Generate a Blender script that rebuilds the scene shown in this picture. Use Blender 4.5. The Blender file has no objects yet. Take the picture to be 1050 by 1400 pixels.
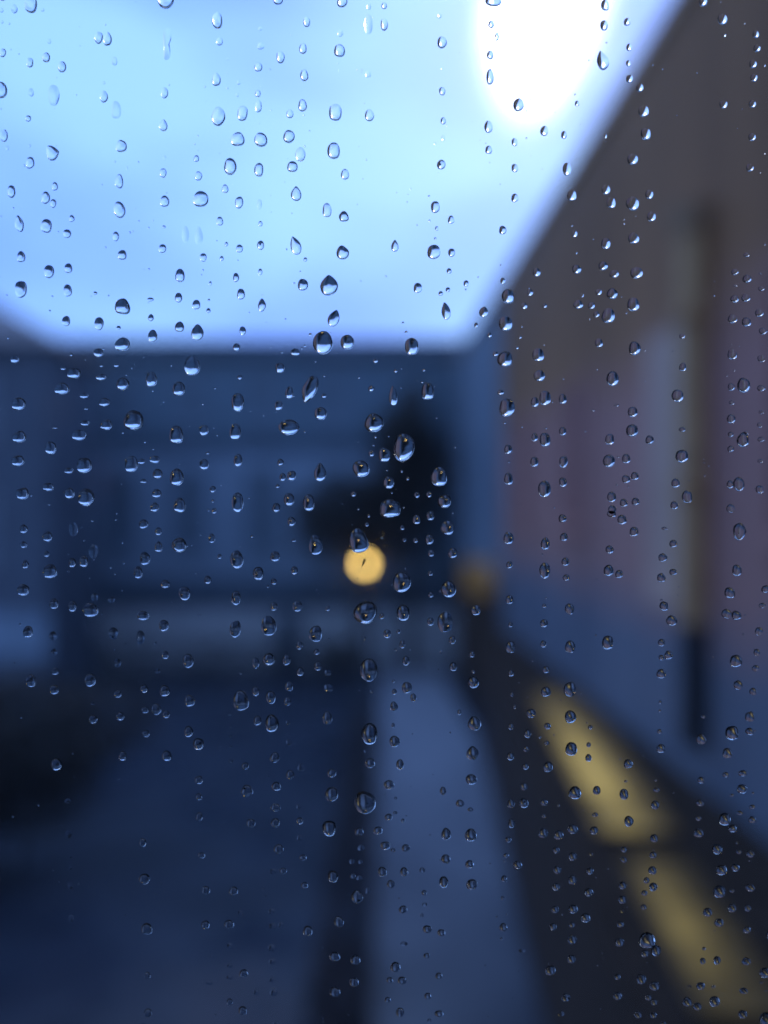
import bpy, bmesh, math, random
from mathutils import Vector, Matrix

R = math.radians
random.seed(11)
sc = bpy.context.scene
COL = sc.collection
EYE = 5.2                      # camera height above the yard: an upstairs window

# ------------------------------------------------------------------ camera
cam_d = bpy.data.cameras.new('camera')
cam = bpy.data.objects.new('camera', cam_d)
COL.objects.link(cam)
cam.location = (0, 0, EYE)
cam.rotation_euler = (R(90), 0, 0)
cam_d.sensor_fit = 'HORIZONTAL'
cam_d.sensor_width = 36.0
cam_d.lens = 36.0              # 53 degrees across
cam_d.clip_start = 0.005
cam_d.clip_end = 2000
cam_d.dof.use_dof = True
cam_d.dof.focus_distance = 0.1255
cam_d.dof.aperture_fstop = 36.0 / 6.1
sc.camera = cam

# ------------------------------------------------------------------ sky and sun
SUN = Vector((0.203, 1.0, 0.640)).normalized()
SUN_EL = math.asin(SUN.z)
SUN_AZ = math.atan2(SUN.x, SUN.y)
world = bpy.data.worlds.new('World')
sc.world = world
world.use_nodes = True
wt = world.node_tree
wt.nodes.clear()


def wn(kind, **kw):
    n = wt.nodes.new(kind)
    for k, v in kw.items():
        setattr(n, k, v)
    return n


def wl(a, b):
    wt.links.new(a, b)


w_out = wn('ShaderNodeOutputWorld')
w_bg = wn('ShaderNodeBackground')
wl(w_bg.outputs[0], w_out.inputs[0])
w_sky = wn('ShaderNodeTexSky', sky_type='NISHITA', sun_disc=False, sun_elevation=SUN_EL,
           sun_rotation=SUN_AZ, altitude=100.0, air_density=1.0, dust_density=0.6, ozone_density=3.0)
w_bg.inputs[1].default_value = 0.1
w_tc = wn('ShaderNodeTexCoord')
# cloud deck: large soft noise over the whole dome, in the colour of a blue evening overcast
w_map = wn('ShaderNodeMapping')
w_map.inputs['Scale'].default_value = (1.6, 1.6, 4.2)
w_map.inputs['Rotation'].default_value = (0.25, 0.3, 0.6)
wl(w_tc.outputs['Generated'], w_map.inputs[0])
w_noise = wn('ShaderNodeTexNoise')
w_noise.inputs['Scale'].default_value = 1.5
w_noise.inputs['Detail'].default_value = 3.0
w_noise.inputs['Roughness'].default_value = 0.5
wl(w_map.outputs[0], w_noise.inputs['Vector'])
w_ramp = wn('ShaderNodeValToRGB')
w_ramp.color_ramp.elements[0].position = 0.37
w_ramp.color_ramp.elements[0].color = (2.7, 5.9, 18.0, 1)
w_ramp.color_ramp.elements[1].position = 0.64
w_ramp.color_ramp.elements[1].color = (4.7, 9.4, 19.0, 1)
wl(w_noise.outputs['Fac'], w_ramp.inputs[0])
w_mix = wn('ShaderNodeMix', data_type='RGBA')
w_mix.inputs['Factor'].default_value = 0.8
wl(w_sky.outputs[0], w_mix.inputs[6])
wl(w_ramp.outputs[0], w_mix.inputs[7])


# the sun behind a thin place in the cloud: an uneven bright break round the sun's direction
def w_math(op, a, b=None):
    n = wn('ShaderNodeMath', operation=op)
    for i, s in enumerate((a, b)):
        if s is None:
            continue
        if isinstance(s, (int, float)):
            n.inputs[i].default_value = s
        else:
            wl(s, n.inputs[i])
    return n.outputs[0]


def w_dot(vec):
    n = wn('ShaderNodeVectorMath', operation='DOT_PRODUCT')
    wl(w_tc.outputs['Generated'], n.inputs[0])
    n.inputs[1].default_value = vec
    return n.outputs['Value']


side = Vector((SUN.y, -SUN.x, 0)).normalized()
upv = side.cross(SUN).normalized()
axis_b = (upv * math.cos(R(-12)) + side * math.sin(R(-12)) * -1).normalized()
axis_a = axis_b.cross(SUN).normalized() * -1
b_raw = w_math('SUBTRACT', w_dot(axis_b), 0.060)
a_q = w_math('DIVIDE', w_dot(axis_a), 0.062)
b_q = w_math('DIVIDE', b_raw, 0.150)
dist = w_math('SQRT', w_math('ADD', w_math('MULTIPLY', a_q, a_q), w_math('MULTIPLY', b_q, b_q)))
dist = w_math('ADD', dist, w_math('MULTIPLY', w_math('SUBTRACT', w_noise.outputs['Fac'], 0.5), 0.6))
w_mr = wn('ShaderNodeMapRange', interpolation_type='SMOOTHSTEP')
w_mr.inputs['From Min'].default_value = 0.55
w_mr.inputs['From Max'].default_value = 1.25
w_mr.inputs['To Min'].default_value = 1.0
w_mr.inputs['To Max'].default_value = 0.0
wl(dist, w_mr.inputs['Value'])
front = w_math('GREATER_THAN', w_dot(SUN), 0.3)
w_halo = w_math('POWER', w_math('MAXIMUM', w_dot(SUN), 0.0), 40.0)
glow = w_math('ADD', w_math('MULTIPLY', w_math('MULTIPLY', w_mr.outputs[0], front), 22.0),
              w_math('MULTIPLY', w_halo, 1.0))
w_tint = wn('ShaderNodeVectorMath', operation='SCALE')
w_tint.inputs[0].default_value = (1.0, 1.0, 0.98)
wl(glow, w_tint.inputs['Scale'])
w_add = wn('ShaderNodeVectorMath', operation='ADD')
wl(w_mix.outputs[2], w_add.inputs[0])
wl(w_tint.outputs[0], w_add.inputs[1])
wl(w_add.outputs[0], w_bg.inputs[0])

sun_d = bpy.data.lights.new('sun', 'SUN')
sun_d.energy = 0.5
sun_d.angle = R(4.4)
sun_d.color = (1.0, 0.95, 0.88)
sun = bpy.data.objects.new('sun', sun_d)
sun.rotation_euler = SUN.to_track_quat('Z', 'Y').to_euler()
sun.location = (6, 30, 30)
COL.objects.link(sun)

vs = sc.view_settings
vs.view_transform = 'Standard'
vs.look = 'None'
vs.exposure = 0.0
vs.gamma = 1.0
sc.cycles.use_denoising = True
sc.cycles.use_adaptive_sampling = False
sc.cycles.max_bounces = 14
sc.cycles.transmission_bounces = 12
sc.cycles.glossy_bounces = 4
sc.cycles.diffuse_bounces = 3
sc.cycles.caustics_reflective = False
sc.cycles.sample_clamp_indirect = 8.0


# ------------------------------------------------------------------ materials
def mat(name, col, rough=0.7, var=0.25, scale=3.0, spec=0.3, bump=0.0):
    m = bpy.data.materials.new(name)
    m.use_nodes = True
    t = m.node_tree
    b = t.nodes['Principled BSDF']
    b.inputs['Roughness'].default_value = rough
    b.inputs['Specular IOR Level'].default_value = spec
    tc = t.nodes.new('ShaderNodeTexCoord')
    n = t.nodes.new('ShaderNodeTexNoise')
    n.inputs['Scale'].default_value = scale
    n.inputs['Detail'].default_value = 5
    t.links.new(tc.outputs['Object'], n.inputs['Vector'])
    r = t.nodes.new('ShaderNodeValToRGB')
    r.color_ramp.elements[0].position = 0.3
    r.color_ramp.elements[1].position = 0.7
    r.color_ramp.elements[0].color = tuple(c * (1 - var) for c in col) + (1,)
    r.color_ramp.elements[1].color = tuple(min(1, c * (1 + var)) for c in col) + (1,)
    t.links.new(n.outputs['Fac'], r.inputs[0])
    t.links.new(r.outputs[0], b.inputs['Base Color'])
    if bump:
        bp = t.nodes.new('ShaderNodeBump')
        bp.inputs['Strength'].default_value = bump
        bp.inputs['Distance'].default_value = 0.02
        t.links.new(n.outputs['Fac'], bp.inputs['Height'])
        t.links.new(bp.outputs[0], b.inputs['Normal'])
    return m


def glow_mat(name, col, strength, var=0.15):
    m = bpy.data.materials.new(name)
    m.use_nodes = True
    t = m.node_tree
    b = t.nodes['Principled BSDF']
    b.inputs['Base Color'].default_value = (0.03, 0.027, 0.02, 1)
    b.inputs['Roughness'].default_value = 0.4
    tc = t.nodes.new('ShaderNodeTexCoord')
    n = t.nodes.new('ShaderNodeTexNoise')
    n.inputs['Scale'].default_value = 1.2
    t.links.new(tc.outputs['Object'], n.inputs['Vector'])
    r = t.nodes.new('ShaderNodeValToRGB')
    r.color_ramp.elements[0].position = 0.3
    r.color_ramp.elements[1].position = 0.7
    r.color_ramp.elements[0].color = tuple(c * (1 - var) for c in col) + (1,)
    r.color_ramp.elements[1].color = tuple(c * (1 + var) for c in col) + (1,)
    t.links.new(n.outputs['Fac'], r.inputs[0])
    t.links.new(r.outputs[0], b.inputs['Emission Color'])
    b.inputs['Emission Strength'].default_value = strength
    return m


def glass_mat(name, ior, col=(1, 1, 1, 1), mist=False):
    m = bpy.data.materials.new(name)
    m.use_nodes = True
    t = m.node_tree
    t.nodes.clear()
    o = t.nodes.new('ShaderNodeOutputMaterial')
    g = t.nodes.new('ShaderNodeBsdfGlass')
    g.inputs['IOR'].default_value = ior
    g.inputs['Roughness'].default_value = 0.0
    g.inputs['Color'].default_value = col
    if not mist:
        t.links.new(g.outputs[0], o.inputs[0])
        return m
    # a breath of condensation and wiped smears on the glass
    g2 = t.nodes.new('ShaderNodeBsdfGlass')
    g2.inputs['IOR'].default_value = ior
    g2.inputs['Roughness'].default_value = 0.22
    tc = t.nodes.new('ShaderNodeTexCoord')
    mp = t.nodes.new('ShaderNodeMapping')
    mp.inputs['Scale'].default_value = (60, 60, 14)
    mp.inputs['Rotation'].default_value = (0, 0.35, 0)
    t.links.new(tc.outputs['Object'], mp.inputs[0])
    nz = t.nodes.new('ShaderNodeTexNoise')
    nz.inputs['Scale'].default_value = 1.0
    nz.inputs['Detail'].default_value = 5
    t.links.new(mp.outputs[0], nz.inputs['Vector'])
    mr = t.nodes.new('ShaderNodeMapRange')
    mr.inputs['From Min'].default_value = 0.3
    mr.inputs['From Max'].default_value = 0.75
    mr.inputs['To Min'].default_value = 0.016
    mr.inputs['To Max'].default_value = 0.055
    t.links.new(nz.outputs['Fac'], mr.inputs['Value'])
    ms = t.nodes.new('ShaderNodeMixShader')
    t.links.new(mr.outputs[0], ms.inputs[0])
    t.links.new(g.outputs[0], ms.inputs[1])
    t.links.new(g2.outputs[0], ms.inputs[2])
    t.links.new(ms.outputs[0], o.inputs[0])
    return m


M = {
    'asphalt': mat('asphalt', (0.040, 0.044, 0.058), 0.55, 0.3, 0.7, 0.3, 0.3),
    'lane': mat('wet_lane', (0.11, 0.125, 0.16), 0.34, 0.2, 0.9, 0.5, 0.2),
    'mauve': mat('mauve_render', (0.54, 0.25, 0.19), 0.85, 0.12, 1.2),
    'brown_render': mat('brown_render', (0.45, 0.21, 0.095), 0.85, 0.15, 1.0),
    'pale_render': mat('pale_render', (0.62, 0.38, 0.28), 0.85, 0.1, 1.0),
    'blue_render': mat('blue_render', (0.19, 0.195, 0.22), 0.8, 0.15, 1.0),
    'soffit': mat('soffit_boards', (0.42, 0.25, 0.14), 0.7, 0.2, 4.0),
    'slate': mat('slate', (0.10, 0.10, 0.115), 0.6, 0.3, 4.0),
    'pipe': mat('pipe_brown', (0.58, 0.32, 0.14), 0.6, 0.2, 5.0),
    'pipe_dark': mat('pipe_iron', (0.02, 0.02, 0.025), 0.6, 0.2, 5.0),
    'trim': mat('painted_trim', (0.32, 0.32, 0.33), 0.6, 0.1, 4.0),
    'glass_dark': mat('window_glass', (0.012, 0.016, 0.028), 0.15, 0.2, 1.0, 0.5),
    'far_base': mat('far_base', (0.50, 0.47, 0.46), 0.85, 0.15, 0.8),
    'far_glass': mat('far_glass', (0.11, 0.14, 0.17), 0.5, 0.3, 1.0, 0.3),
    'hedge_leaf': mat('hedge_leaf', (0.095, 0.075, 0.075), 0.8, 0.4, 2.0, 0.15),
    'curtained': mat('curtained_glass', (0.36, 0.16, 0.13), 0.5, 0.15, 1.0, 0.3),
    'far_wall': mat('far_wall', (0.14, 0.185, 0.22), 0.85, 0.15, 0.8),
    'far_light': mat('far_light_render', (0.25, 0.29, 0.34), 0.85, 0.12, 0.8),
    'far_dark': mat('far_dark_band', (0.08, 0.10, 0.125), 0.8, 0.2, 0.8),
    'left_wall': mat('left_wall', (0.115, 0.125, 0.15), 0.85, 0.15, 0.8),
    'grey_roof': mat('grey_roof', (0.26, 0.21, 0.20), 0.7, 0.2, 2.0),
    'brown_dark': mat('dark_timber', (0.075, 0.045, 0.032), 0.8, 0.25, 3.0, 0.2),
    'felt': mat('roof_felt', (0.06, 0.037, 0.026), 0.9, 0.3, 3.0, 0.1),
    'leaf_dark': mat('leaf_dark', (0.09, 0.08, 0.075), 0.8, 0.4, 2.0, 0.15),
    'leaf': mat('leaf', (0.03, 0.036, 0.026), 0.8, 0.4, 2.0, 0.15),
    'bark': mat('bark', (0.04, 0.03, 0.025), 0.9, 0.3, 8.0, 0.1),
    'iron': mat('post_iron', (0.02, 0.02, 0.022), 0.5, 0.2, 8.0),
    'plaster': mat('room_plaster', (0.25, 0.24, 0.23), 0.9, 0.05, 2.0),
    'floorboard': mat('room_floor', (0.12, 0.08, 0.05), 0.7, 0.2, 3.0),
    'own_wall': mat('own_wall_render', (0.22, 0.21, 0.21), 0.9, 0.1, 1.5),
    'frame': mat('window_frame_paint', (0.6, 0.6, 0.58), 0.5, 0.05, 6.0),
    'dirt': mat('dirt', (0.01, 0.009, 0.008), 0.9, 0.3, 2000.0, 0.1),
    'lamp': glow_mat('lamp_glow', (1.0, 0.66, 0.17), 12.0, 0.0),
    'shop_glow': glow_mat('shop_glow', (1.0, 0.76, 0.36), 0.09, 0.2),
    'orange_glow': glow_mat('orange_glow', (1.0, 0.32, 0.10), 0.9, 0.0),
    'pane': glass_mat('pane_glass', 1.5, mist=True),
    'water': glass_mat('water', 1.333),
}


# old render on the mauve house: brown with the eave's shade painted in at the top, mauve, damp blue-grey low down, edges uneven with stains
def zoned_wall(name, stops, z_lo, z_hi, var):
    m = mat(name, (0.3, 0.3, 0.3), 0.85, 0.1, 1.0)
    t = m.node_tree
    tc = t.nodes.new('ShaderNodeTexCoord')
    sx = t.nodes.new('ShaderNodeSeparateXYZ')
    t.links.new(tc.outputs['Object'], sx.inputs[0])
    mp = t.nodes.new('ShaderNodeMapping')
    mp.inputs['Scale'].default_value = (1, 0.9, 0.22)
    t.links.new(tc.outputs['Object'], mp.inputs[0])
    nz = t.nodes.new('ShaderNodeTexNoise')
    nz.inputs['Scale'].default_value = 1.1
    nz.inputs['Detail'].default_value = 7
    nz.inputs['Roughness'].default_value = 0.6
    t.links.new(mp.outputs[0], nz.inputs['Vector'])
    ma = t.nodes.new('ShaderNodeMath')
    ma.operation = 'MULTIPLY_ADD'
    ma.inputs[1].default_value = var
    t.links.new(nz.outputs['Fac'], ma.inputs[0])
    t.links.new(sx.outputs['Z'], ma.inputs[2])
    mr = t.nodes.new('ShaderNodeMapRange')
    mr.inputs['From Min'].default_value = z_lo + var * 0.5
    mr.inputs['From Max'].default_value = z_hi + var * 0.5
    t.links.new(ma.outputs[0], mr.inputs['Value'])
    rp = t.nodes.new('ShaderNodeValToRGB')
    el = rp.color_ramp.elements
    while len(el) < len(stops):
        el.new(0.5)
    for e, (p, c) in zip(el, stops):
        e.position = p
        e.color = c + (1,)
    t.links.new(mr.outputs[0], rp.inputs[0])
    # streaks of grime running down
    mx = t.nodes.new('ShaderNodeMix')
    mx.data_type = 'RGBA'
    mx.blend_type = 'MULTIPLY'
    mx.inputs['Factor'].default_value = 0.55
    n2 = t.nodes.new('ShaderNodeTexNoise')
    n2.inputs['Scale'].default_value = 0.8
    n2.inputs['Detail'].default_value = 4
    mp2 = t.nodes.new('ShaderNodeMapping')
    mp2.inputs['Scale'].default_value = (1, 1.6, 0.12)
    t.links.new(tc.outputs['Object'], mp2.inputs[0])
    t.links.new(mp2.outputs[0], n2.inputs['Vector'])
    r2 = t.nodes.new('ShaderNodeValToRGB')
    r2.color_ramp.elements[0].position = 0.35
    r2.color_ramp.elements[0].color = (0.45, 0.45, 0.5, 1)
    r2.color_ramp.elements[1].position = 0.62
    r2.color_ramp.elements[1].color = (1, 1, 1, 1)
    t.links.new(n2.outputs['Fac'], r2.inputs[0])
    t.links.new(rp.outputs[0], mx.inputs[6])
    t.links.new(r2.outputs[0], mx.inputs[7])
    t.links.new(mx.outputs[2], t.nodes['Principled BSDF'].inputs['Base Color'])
    return m


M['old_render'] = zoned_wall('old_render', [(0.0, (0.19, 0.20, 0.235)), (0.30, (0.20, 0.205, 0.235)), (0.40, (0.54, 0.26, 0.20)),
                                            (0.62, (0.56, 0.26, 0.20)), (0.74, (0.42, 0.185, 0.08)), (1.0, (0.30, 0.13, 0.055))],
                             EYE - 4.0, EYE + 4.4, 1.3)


# thin puddles on the yard
t = M['asphalt'].node_tree
tc = t.nodes.new('ShaderNodeTexCoord')
nz = t.nodes.new('ShaderNodeTexNoise')
nz.inputs['Scale'].default_value = 0.42
nz.inputs['Detail'].default_value = 5
t.links.new(tc.outputs['Object'], nz.inputs['Vector'])
mr = t.nodes.new('ShaderNodeMapRange')
mr.inputs['From Min'].default_value = 0.44
mr.inputs['From Max'].default_value = 0.60
mr.inputs['To Min'].default_value = 0.62
mr.inputs['To Max'].default_value = 0.10
t.links.new(nz.outputs['Fac'], mr.inputs['Value'])
t.links.new(mr.outputs[0], t.nodes['Principled BSDF'].inputs['Roughness'])


# the lane: pale concrete, lighter far off with the sky's grazing sheen painted in, in uneven patches
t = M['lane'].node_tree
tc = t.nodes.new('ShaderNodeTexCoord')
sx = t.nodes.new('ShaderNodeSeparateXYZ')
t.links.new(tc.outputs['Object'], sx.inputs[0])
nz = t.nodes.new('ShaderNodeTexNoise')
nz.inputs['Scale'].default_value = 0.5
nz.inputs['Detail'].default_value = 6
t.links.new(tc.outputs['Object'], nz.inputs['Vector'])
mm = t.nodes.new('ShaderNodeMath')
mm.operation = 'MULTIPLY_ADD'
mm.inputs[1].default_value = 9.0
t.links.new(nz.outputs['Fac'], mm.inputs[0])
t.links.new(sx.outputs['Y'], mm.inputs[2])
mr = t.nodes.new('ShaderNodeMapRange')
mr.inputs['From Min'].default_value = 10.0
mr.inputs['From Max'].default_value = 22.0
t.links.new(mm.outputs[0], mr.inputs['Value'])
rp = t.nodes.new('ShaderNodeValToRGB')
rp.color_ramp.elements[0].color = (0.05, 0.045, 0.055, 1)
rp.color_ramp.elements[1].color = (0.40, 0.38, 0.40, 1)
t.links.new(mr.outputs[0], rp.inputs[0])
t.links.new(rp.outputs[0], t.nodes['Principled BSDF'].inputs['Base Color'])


# ------------------------------------------------------------------ helpers
def tag(o, label=None, cat=None, group=None, kind=None):
    for k, v in (('label', label), ('category', cat), ('group', group), ('kind', kind)):
        if v:
            o[k] = v
    return o


def empty(name, loc=(0, 0, 0), rz=0.0):
    o = bpy.data.objects.new(name, None)
    o.empty_display_size = 0.2
    o.location = loc
    o.rotation_euler = (0, 0, rz)
    COL.objects.link(o)
    return o


class MB:
    def __init__(self):
        self.v, self.f = [], []

    def box(self, x0, x1, y0, y1, z0, z1):
        i = len(self.v)
        self.v += [(x0, y0, z0), (x1, y0, z0), (x1, y1, z0), (x0, y1, z0),
                   (x0, y0, z1), (x1, y0, z1), (x1, y1, z1), (x0, y1, z1)]
        self.f += [tuple(i + k for k in q) for q in
                   ((0, 3, 2, 1), (4, 5, 6, 7), (0, 1, 5, 4), (1, 2, 6, 5), (2, 3, 7, 6), (3, 0, 4, 7))]
        return self

    def prism(self, poly, z0, z1):
        i, n = len(self.v), len(poly)
        self.v += [(x, y, z0) for x, y in poly] + [(x, y, z1) for x, y in poly]
        self.f.append(tuple(i + k for k in reversed(range(n))))
        self.f.append(tuple(i + n + k for k in range(n)))
        for k in range(n):
            j = (k + 1) % n
            self.f.append((i + k, i + j, i + n + j, i + n + k))
        return self

    def poly(self, pts):
        i = len(self.v)
        self.v += [tuple(p) for p in pts]
        self.f.append(tuple(range(i, i + len(pts))))
        return self

    def tube(self, pts, radii, seg=12):
        i = len(self.v)
        for (p, r) in zip(pts, radii):
            for k in range(seg):
                a = 2 * math.pi * k / seg
                self.v.append((p[0] + r * math.cos(a), p[1] + r * math.sin(a), p[2]))
        for q in range(len(pts) - 1):
            for k in range(seg):
                j = (k + 1) % seg
                self.f.append((i + q * seg + k, i + q * seg + j, i + (q + 1) * seg + j, i + (q + 1) * seg + k))
        self.f.append(tuple(i + k for k in reversed(range(seg))))
        e = i + (len(pts) - 1) * seg
        self.f.append(tuple(e + k for k in range(seg)))
        return self

    def leaf(self, p, size):
        n = Vector((random.gauss(0, 1), random.gauss(0, 1), random.gauss(0, 1))).normalized()
        a = n.orthogonal().normalized()
        a.rotate(Matrix.Rotation(random.uniform(0, 6.28), 3, n))
        b = n.cross(a)
        p = Vector(p)
        s = size * random.uniform(0.7, 1.3)
        self.poly([p - a * s, p - b * s * 0.5, p + a * s, p + b * s * 0.5])

    def build(self, name, material, parent=None, smooth=False):
        me = bpy.data.meshes.new(name)
        me.from_pydata(self.v, [], self.f)
        me.materials.append(material)
        if smooth:
            me.polygons.foreach_set('use_smooth', [True] * len(me.polygons))
        me.update()
        o = bpy.data.objects.new(name, me)
        COL.objects.link(o)
        o.parent = parent
        return o


def struct(name, mb, material):
    return tag(mb.build(name, material), kind='structure')


def window_on(parent, axis, c, lo, hi, z0, z1, out, glass='glass_dark', trim='trim', bars=1, sill=True, name='window'):
    """A framed window on a wall plane. axis 'y': wall runs along y at x=c; axis 'x': wall runs along x at y=c.
    out is +1/-1: the side on which the outdoors lies."""
    def bx(mb, a0, a1, d0, d1, q0, q1):
        d0, d1 = sorted((c + out * d0, c + out * d1))
        if axis == 'y':
            mb.box(d0, d1, a0, a1, q0, q1)
        else:
            mb.box(a0, a1, d0, d1, q0, q1)
    t = 0.07
    f = MB()
    bx(f, lo, lo + t, 0.003, 0.06, z0, z1)
    bx(f, hi - t, hi, 0.003, 0.06, z0, z1)
    bx(f, lo + t, hi - t, 0.003, 0.06, z1 - t, z1)
    bx(f, lo + t, hi - t, 0.003, 0.06, z0, z0 + t)
    w = f.build(name, M[trim], parent)
    n = bars + 1
    step = (hi - lo - 2 * t) / n
    for k in range(n):
        p = MB()
        g = 0.015 if 0 < k else 0.0
        bx(p, lo + t + k * step + g, lo + t + (k + 1) * step - (0.015 if k < n - 1 else 0), 0.004, 0.018, z0 + t, z1 - t)
        p.build('pane', M[glass], w)
        if k:
            b = MB()
            bx(b, lo + t + k * step - 0.015, lo + t + k * step + 0.015, 0.004, 0.045, z0 + t, z1 - t)
            b.build('glazing_bar', M[trim], w)
    if sill:
        s = MB()
        bx(s, lo - 0.06, hi + 0.06, 0.003, 0.12, z0 - 0.09, z0 - 0.003)
        s.build('sill', M[trim], w)
    return w


# ------------------------------------------------------------------ the setting: yard, lane
struct('ground', MB().box(-400, 400, -300, 700, -0.5, 0.0), M['asphalt'])
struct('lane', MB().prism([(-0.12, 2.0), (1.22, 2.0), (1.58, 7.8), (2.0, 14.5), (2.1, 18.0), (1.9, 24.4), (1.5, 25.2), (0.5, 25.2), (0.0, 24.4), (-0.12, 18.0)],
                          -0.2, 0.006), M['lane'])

# ------------------------------------------------------------------ our own house: wall, dark room behind the camera
PANE_Y = 0.120
OX, OZ0, OZ1 = 0.46, EYE - 0.62, EYE + 0.52     # window opening
own = empty('house_front', (0, 0, 0))
tag(own, 'rendered front of the house the rainy window is set in', 'house')
wl_mb = MB()
wl_mb.box(-9, -OX, 0.10, 0.38, 0, 8.6)
wl_mb.box(OX, 3.0, 0.10, 0.38, 0, 8.6)
wl_mb.box(-OX, OX, 0.10, 0.38, 0, OZ0)
wl_mb.box(-OX, OX, 0.10, 0.38, OZ1, 8.6)
wl_mb.build('wall', M['own_wall'], own)
MB().poly([(-9.2, 0.6, 8.5), (3.2, 0.6, 8.5), (3.2, -4.5, 11.5), (-9.2, -4.5, 11.5)]).build('roof', M['slate'], own)
struct('room_floor', MB().box(-2, 2, -3.4, 0.097, EYE - 1.6, EYE - 1.5), M['floorboard'])
struct('room_ceiling', MB().box(-2, 2, -3.4, 0.097, EYE + 1.0, EYE + 1.1), M['plaster'])
struct('room_wall_back', MB().box(-2, 2, -3.5, -3.403, EYE - 1.5, EYE + 1.0), M['plaster'])
struct('room_wall_left', MB().box(-2.1, -2.003, -3.4, 0.097, EYE - 1.5, EYE + 1.0), M['plaster'])
struct('room_wall_right', MB().box(2.003, 2.1, -3.4, 0.097, EYE - 1.5, EYE + 1.0), M['plaster'])

# ------------------------------------------------------------------ near house on the right (mauve, with drainpipe)
TH = 0.033
house = empty('mauve_house', (3.25, 0, 0), TH)
tag(house, 'mauve rendered house on the right with brown drainpipe and dark eave', 'house')
EAVE = EYE + 5.08
Z_BLUE = EYE - 1.05
Z_BROWN = EYE + 2.35
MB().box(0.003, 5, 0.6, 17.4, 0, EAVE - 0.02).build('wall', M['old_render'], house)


def eaves(parent, y0, y1):
    MB().box(-0.06, 5, y0, y1, EAVE, EAVE + 0.05).build('soffit', M['soffit'], parent)
    MB().box(-0.12, -0.063, y0, y1, EAVE - 0.05, EAVE + 0.06).build('gutter', M['soffit'], parent)
    MB().poly([(-0.12, y0, EAVE + 0.07), (5, y0, EAVE + 2.6), (5, y1, EAVE + 2.6), (-0.12, y1, EAVE + 0.07)]).build('roof', M['slate'], parent)


eaves(house, 0.5, 17.7)
pp = MB().tube([(-0.11, 7.22, Z_BLUE), (-0.11, 7.22, EYE + 2.6)], [0.135, 0.135]).build('drainpipe', M['pipe'], house)
MB().tube([(-0.11, 7.22, EYE - 2.2), (-0.11, 7.22, Z_BLUE - 0.003)], [0.12, 0.12]).build('pipe_foot', M['pipe_dark'], pp)
MB().tube([(-0.11, 7.22, EYE + 2.6), (-0.13, 7.22, EYE + 2.85)], [0.16, 0.22]).build('hopper', M['soffit'], pp)
for zz in (EYE + 0.2, EYE + 1.8):
    MB().box(-0.275, 0.0, 7.05, 7.39, zz, zz + 0.06).build('bracket', M['pipe'], pp)
MB().box(-0.03, 0.0, 7.6, 8.6, Z_BLUE + 0.05, EYE + 1.9).build('pilaster', M['pale_render'], house)
for y0 in (11.0, 14.4):
    window_on(house, 'y', 0.003, y0, y0 + 1.2, EYE - 0.2, EYE + 1.9, -1, glass='curtained', trim='mauve')
window_on(house, 'y', 0.003, 4.6, 6.0, EYE - 0.2, EYE + 1.9, -1, glass='curtained', trim='mauve')

# next house along the lane
nb = empty('blue_house', (3.25, 0, 0), TH)
tag(nb, 'blue grey house beyond the mauve one, dark shopfront at its foot', 'house')
MB().box(0, 5, 17.72, 25.6, EYE - 1.6, EAVE - 0.02).build('wall', mat('blue_grey_wall', (0.21, 0.24, 0.28), 0.85, 0.12, 0.8), nb)
MB().box(0.004, 5, 17.72, 25.6, 0, EYE - 1.603).build('shopfront', M['brown_dark'], nb)
eaves(nb, 17.72, 25.7)
window_on(nb, 'y', 0.0, 20.0, 21.2, EYE + 0.3, EYE + 2.0, -1, glass='far_glass', trim='far_light')
window_on(nb, 'y', 0.0, 23.4, 24.6, EYE + 0.3, EYE + 2.0, -1, glass='far_glass', trim='far_light')
MB().box(-0.55, 0.0, 18.6, 19.7, EYE - 2.0, EYE - 1.25).build('lit_sign', M['shop_glow'], nb)

# low lean-to in front of the mauve house, with two lit rooflights
LR = EYE - 2.6


def left_edge(y):
    return 1.63 + (y - 7.8) * 0.069


def face(y):
    return 3.25 - 0.033 * y - 0.01


lean = empty('lean_to_shed', (2.3, 9, 0))
tag(lean, 'low dark lean-to along the mauve house with two lit rooflights', 'shed')
lean_mb = MB().prism([(left_edge(1.0) - 2.3, -8.0), (face(1.0) - 2.3, -8.0), (face(16.8) - 2.3, 7.8), (left_edge(16.8) - 2.3, 7.8)], 0, LR - 0.06)
lean_mb.build('wall', M['brown_dark'], lean)
MB().prism([(left_edge(0.9) - 2.36, -8.1), (face(0.9) - 2.3, -8.1), (face(16.9) - 2.3, 7.9), (left_edge(16.9) - 2.36, 7.9)],
           LR - 0.057, LR).build('roof', M['felt'], lean)


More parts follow.
